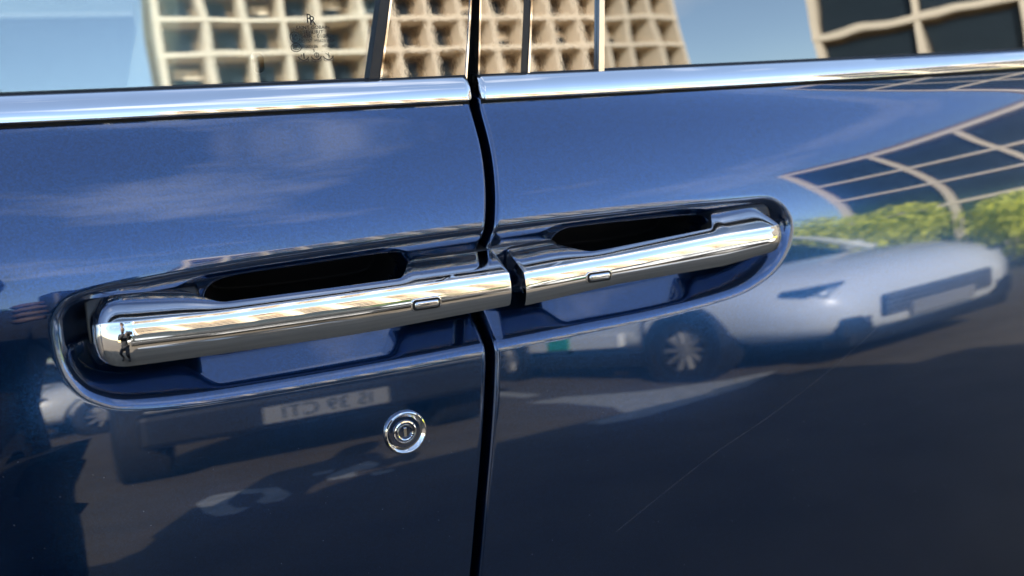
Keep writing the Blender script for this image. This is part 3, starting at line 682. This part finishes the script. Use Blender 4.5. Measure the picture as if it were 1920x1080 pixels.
def hatch(label, loc, rz, paint, group=None, ext=0.):
    """nose towards local +y, front bumper at y=0"""
    t = thing('parked_car', label, 'car', loc, rz, group)
    st_ = [(-4.30, .62, .45, .80), (-4.22, .78, .34, .96), (-3.9, .86, .26, 1.04), (-3.0, .89, .22, 1.03), (-1.8, .90, .22, 1.0), (-1.0, .89, .22, .98), (-.5, .87, .24, .93), (-.2, .82, .25, .84), (-.05, .72, .28, .74), (0, .58, .34, .62)]
    st_ = [(y+(ext if y > -.6 else 0), a, b, c) for y, a, b, c in st_]
    loft_body('body', st_, paint, t)
    gh = [(-4.15, .60, .90, 1.05), (-3.7, .70, .9, 1.36), (-3.0, .73, .9, 1.47), (-2.3, .73, .9, 1.47), (-1.7, .70, .9, 1.30), (-1.05, .66, .88, .99)]
    loft_body('cabin_glass', gh, CARGLASS, t)
    loft_body('roof', [(-3.85, .50, 1.40, 1.43), (-3.6, .62, 1.40, 1.475), (-3.0, .66, 1.42, 1.515), (-2.3, .66, 1.42, 1.51), (-1.95, .58, 1.40, 1.46)], paint, t)
    for s in (-1, 1):
        tube('roof_pillar', [(s*.76, -.95, .96), (s*.70, -1.75, 1.33), (s*.64, -2.2, 1.46)], .035, paint, t, 6)
        tube('roof_pillar', [(s*.74, -2.75, .98), (s*.69, -2.75, 1.46)], .035, PLASTIC, t, 6)
        tube('roof_pillar', [(s*.76, -4.0, 1.0), (s*.66, -3.6, 1.44)], .06, paint, t, 6)
        for y in (-.85, -3.45):
            w_ = wheel(t, (0, 0, 0), .33, .22, 'x', 10, ALLOY, TYRE)
            w_.matrix_local = Matrix.Translation((s*.80, y, .33)) @ Matrix.Rotation(0 if s > 0 else math.pi, 4, 'Z')
            lathe('wheel_arch', [(.40, -.04), (.40, .06), (.30, .06), (.30, -.04)], PLASTIC, t, 32, Matrix.Translation((s*.865, y, .345)) @ Matrix.Rotation(R(90), 4, 'Z'))
        h = loft_body('headlight', [(-.42, .03, .66, .72), (-.30, .10, .62, .76), (-.14, .11, .60, .73), (-.06, .07, .60, .69)], LAMP, t, 16, 2.4)
        h.location = (s*.66, -.03+ext, .02)
        boxobj('mirror', (s*.98-.09, s*.98+.09, -1.45, -1.33, .98, 1.10), paint, t, .03, True)
        boxobj('bumper_intake', (s*.60-.10, s*.60+.10, -.09+ext, .0+ext, .30, .46), PLASTIC, t, .02)
    boxobj('grille', (-.46, .46, -.06+ext, .022+ext, .40, .58), PLASTIC, t, .02)
    for k in range(4): boxobj('grille_bar', (-.44, .44, .015+ext, .030+ext, .425+k*.04, .437+k*.04), ALLOY, t)
    boxobj('front_valance', (-.66, .66, -.22+ext, .008+ext, .20, .33), PLASTIC, t, .03)
    for s in (-1, 1):
        boxobj('side_skirt', (s*.88-.03, s*.88+.03, -3.05, -1.28, .18, .34), PLASTIC, t, .015)
        for y in (-1.28, -2.30, -3.18): boxobj('door_gap', (s*.893-.012, s*.893+.012, y-.006, y+.006, .36, .92), PLASTIC, t)
        for y in (-2.12, -3.02): boxobj('door_handle', (s*.905-.015, s*.905+.015, y-.09, y+.09, .80, .83), PLASTIC, t, .006)
        boxobj('headlight_brow', (s*.70-.13, s*.70+.13, -.33+ext, -.10+ext, .70, .745), PLASTIC, t, .02)
    boxobj('number_plate', (-.26, .26, .02+ext, .04+ext, .36, .47), PLATE, t)
    return t
W1 = hatch('white hatchback nosing in beside the off-roader, mirrored in the rear door', (4.0, -2.42, 0), R(2), CARWHITE, ext=.22); W1.scale = (1.17, 1.05, 1.0)
boxobj('door_sticker', (-.945, -.90, -2.9, -1.5, .42, .56), nmat('white_vinyl', (.8, .8, .78), .4, noise=.02), W1)
boxobj('green_emblem', (-.952, -.943, -2.55, -2.2, .43, .58), GREEN, W1)
hatch('white car parked farthest left under the dark trees', (-3.5, -11.6, 0), R(70), CARWHITE, 'white cars by the trees')
hatch('white car behind the off-roader, nearer of the two by the trees', (-1.3, -9.6, 0), R(78), CARWHITE, 'white cars by the trees')
# dark off-roader with its plate towards us
SX = .86
offr = thing('off_road_car', 'dark grey off-road car with a white number plate mirrored below the front handle', 'car', (SX, -3.35, 0))
boxobj('body', (-.78, .78, -4.0, -.30, .55, 1.12), CARDARK, offr, .06)
boxobj('bonnet', (-.62, .62, -1.5, -.24, 1.0, 1.19), CARDARK, offr, .05)
boxobj('cabin', (-.74, .74, -3.95, -1.55, 1.10, 1.78), CARGLASS, offr, .10)
boxobj('roof', (-.75, .75, -3.98, -1.70, 1.74, 1.85), CARDARK, offr, .05)
boxobj('bumper', (-.84, .84, -.26, .0, .36, .62), PLASTIC, offr, .04)
boxobj('bumper_trim', (-.80, .80, -.05, .012, .635, .66), ALLOY, offr, .008)
boxobj('grille', (-.40, .40, -.27, -.215, .80, 1.08), PLASTIC, offr, .02)
for k in range(7): boxobj('grille_bar', (-.33+k*.11-.02, -.33+k*.11+.02, -.235, -.205, .82, 1.06), CARDARK, offr, .008)
for s in (-1, 1):
    lathe('headlight', [(.11, .03), (.11, -.02), (.09, -.04), (.001, -.05)], LAMP, offr, 24, Matrix.Translation((s*.52, -.24, .94)) @ Matrix.Rotation(math.pi, 4, 'Z'))
    boxobj('wing', (s*.84-.15, s*.84+.15, -1.35, -.22, .90, .98), PLASTIC, offr, .03)
    for y in (-.66, -3.3):
        w_ = wheel(offr, (0, 0, 0), .42, .28, 'x', 7, ALLOY, TYRE); w_.matrix_local = Matrix.Translation((s*.82, y, .42)) @ Matrix.Rotation(0 if s > 0 else math.pi, 4, 'Z')
pl = boxobj('number_plate', (-.30, .30, .006, .02, .41, .54), PLATE, offr, .004)
V, F = text_verts('IS 39 CTI', .135, 0, 0, squash=.86)
pyobj('plate_lettering', [(-x, .0225, .475+z) for x, z in V], F, INK, pl, False)

# ------------------------------------------------------------------ the photographer, mirrored at the left edge
SKIN = nmat('skin', (.13, .08, .055), .6, noise=.05); JACKET = nmat('dark_jacket', (.012, .013, .016), .9, noise=.3, nscale=12); TROUS = nmat('dark_trousers', (.010, .011, .014), .9, noise=.3, nscale=12); HAIR = nmat('dark_hair', (.02, .014, .01), .6, noise=.3)
def skinned(name, verts, edges, radii, mat, parent, sub=2):
    me = bpy.data.meshes.new(name); me.from_pydata(verts, edges, []); o = link(name, me, mat, parent, False)
    m = o.modifiers.new('skin', 'SKIN'); m.use_smooth_shade = True; s = o.modifiers.new('sub', 'SUBSURF'); s.levels = sub; s.render_levels = sub
    for i, r in enumerate(radii): me.skin_vertices[0].data[i].radius = (r, r) if not isinstance(r, tuple) else r
    me.skin_vertices[0].data[0].use_root = True
    return o
per = thing('person', 'crouching photographer in dark clothes holding a camera, mirrored at the left edge', 'person', (-.28, -1.02, 0))
# body centred at x=0, facing +y; hands reach the camera at (+.30, +.30, EYE)
hp = [(0, -.16, .66), (0, -.12, .86), (0, -.04, 1.08), (0, .0, 1.20), (.02, .03, 1.28), (.03, .05, 1.38),
      (.19, -.02, 1.14), (.27, .03, 1.00), (.26, .26, 1.10), (-.19, -.02, 1.14), (-.22, .08, .98), (.12, .27, 1.12),
      (.10, -.13, .62), (.15, .24, .47), (.14, -.02, .09), (.15, .10, .04), (-.10, -.13, .62), (-.16, .22, .47), (-.15, -.03, .09), (-.17, .09, .04)]
he = [(0, 1), (1, 2), (2, 3), (3, 4), (4, 5), (2, 6), (6, 7), (7, 8), (2, 9), (9, 10), (10, 11), (0, 12), (12, 13), (13, 14), (14, 15), (0, 16), (16, 17), (17, 18), (18, 19)]
hr = [.13, .14, .13, .06, .08, .085, .065, .05, .03, .065, .05, .03, .085, .06, .045, .04, .085, .06, .045, .04]
body = skinned('body', hp, he, hr, TROUS, per)
def sub_chain(idx, grow, name, mat):
    mp_ = {i: k for k, i in enumerate(idx)}
    return skinned(name, [hp[i] for i in idx], [(mp_[a], mp_[b]) for a, b in he if a in mp_ and b in mp_], [hr[i]+grow for i in idx], mat, body)
sub_chain([0, 1, 2, 6, 7, 8, 9, 10, 11], .022, 'jacket', JACKET); sub_chain([0, 12, 13, 14, 16, 17, 18], .018, 'trousers', TROUS)
boxobj('shoe', (.09, .21, -.10, .20, 0, .09), PLASTIC, body, .03, True); boxobj('shoe', (-.23, -.11, -.10, .19, 0, .09), PLASTIC, body, .03, True)
hd = bmesh.new(); bmesh.ops.create_uvsphere(hd, u_segments=24, v_segments=16, radius=1, matrix=Matrix.Translation((.03, .045, 1.365)) @ Matrix.Diagonal((.092, .112, .13, 1)))
for v in hd.verts:
    if v.co.y > .14 and abs(v.co.x-.03) < .03 and 1.32 < v.co.z < 1.39: v.co.y += .018
bmobj('head', hd, SKIN, body, True)
hm = bmesh.new(); bmesh.ops.create_uvsphere(hm, u_segments=24, v_segments=14, radius=1, matrix=Matrix.Translation((.03, .025, 1.395)) @ Matrix.Diagonal((.100, .118, .118, 1)))
bmesh.ops.delete(hm, geom=[v for v in hm.verts if v.co.z < 1.34 and v.co.y > .02], context='VERTS'); bmobj('hair', hm, HAIR, body, True)
def fing(parent, base, sgn):
    for k in range(4):
        z = base[2]-.033+k*.021; L = (.9, 1.05, 1.1, .95)[k]
        tube('finger', [(base[0], base[1], z), (base[0]-sgn*.014, base[1]+.035*L, z), (base[0]-sgn*.045*L, base[1]+.045*L, z)], .009, SKIN, parent, 8, taper=[.010, .009, .007])
    tube('thumb', [(base[0], base[1]-.01, base[2]+.03), (base[0]-sgn*.03, base[1]-.02, base[2]+.03), (base[0]-sgn*.055, base[1]-.015, base[2]+.025)], .009, SKIN, parent, 8, taper=[.011, .010, .008])
fing(body, (.345, .27, 1.125), 1); fing(body, (.175, .27, 1.125), -1)
camt = thing('photo_camera', 'black camera held by the photographer', 'camera', (0, -.73, EYE-.045), R(-25.7))
boxobj('camera_body', (-.07, .07, -.035, .03, 0, .095), PLASTIC, camt, .012, True)
lathe('camera_lens', [(.034, -.03), (.036, .02), (.038, .055), (.033, .057), (.030, .045), (.001, .043)], PLASTIC, camt, 32, Matrix.Translation((0, .0, .045)))
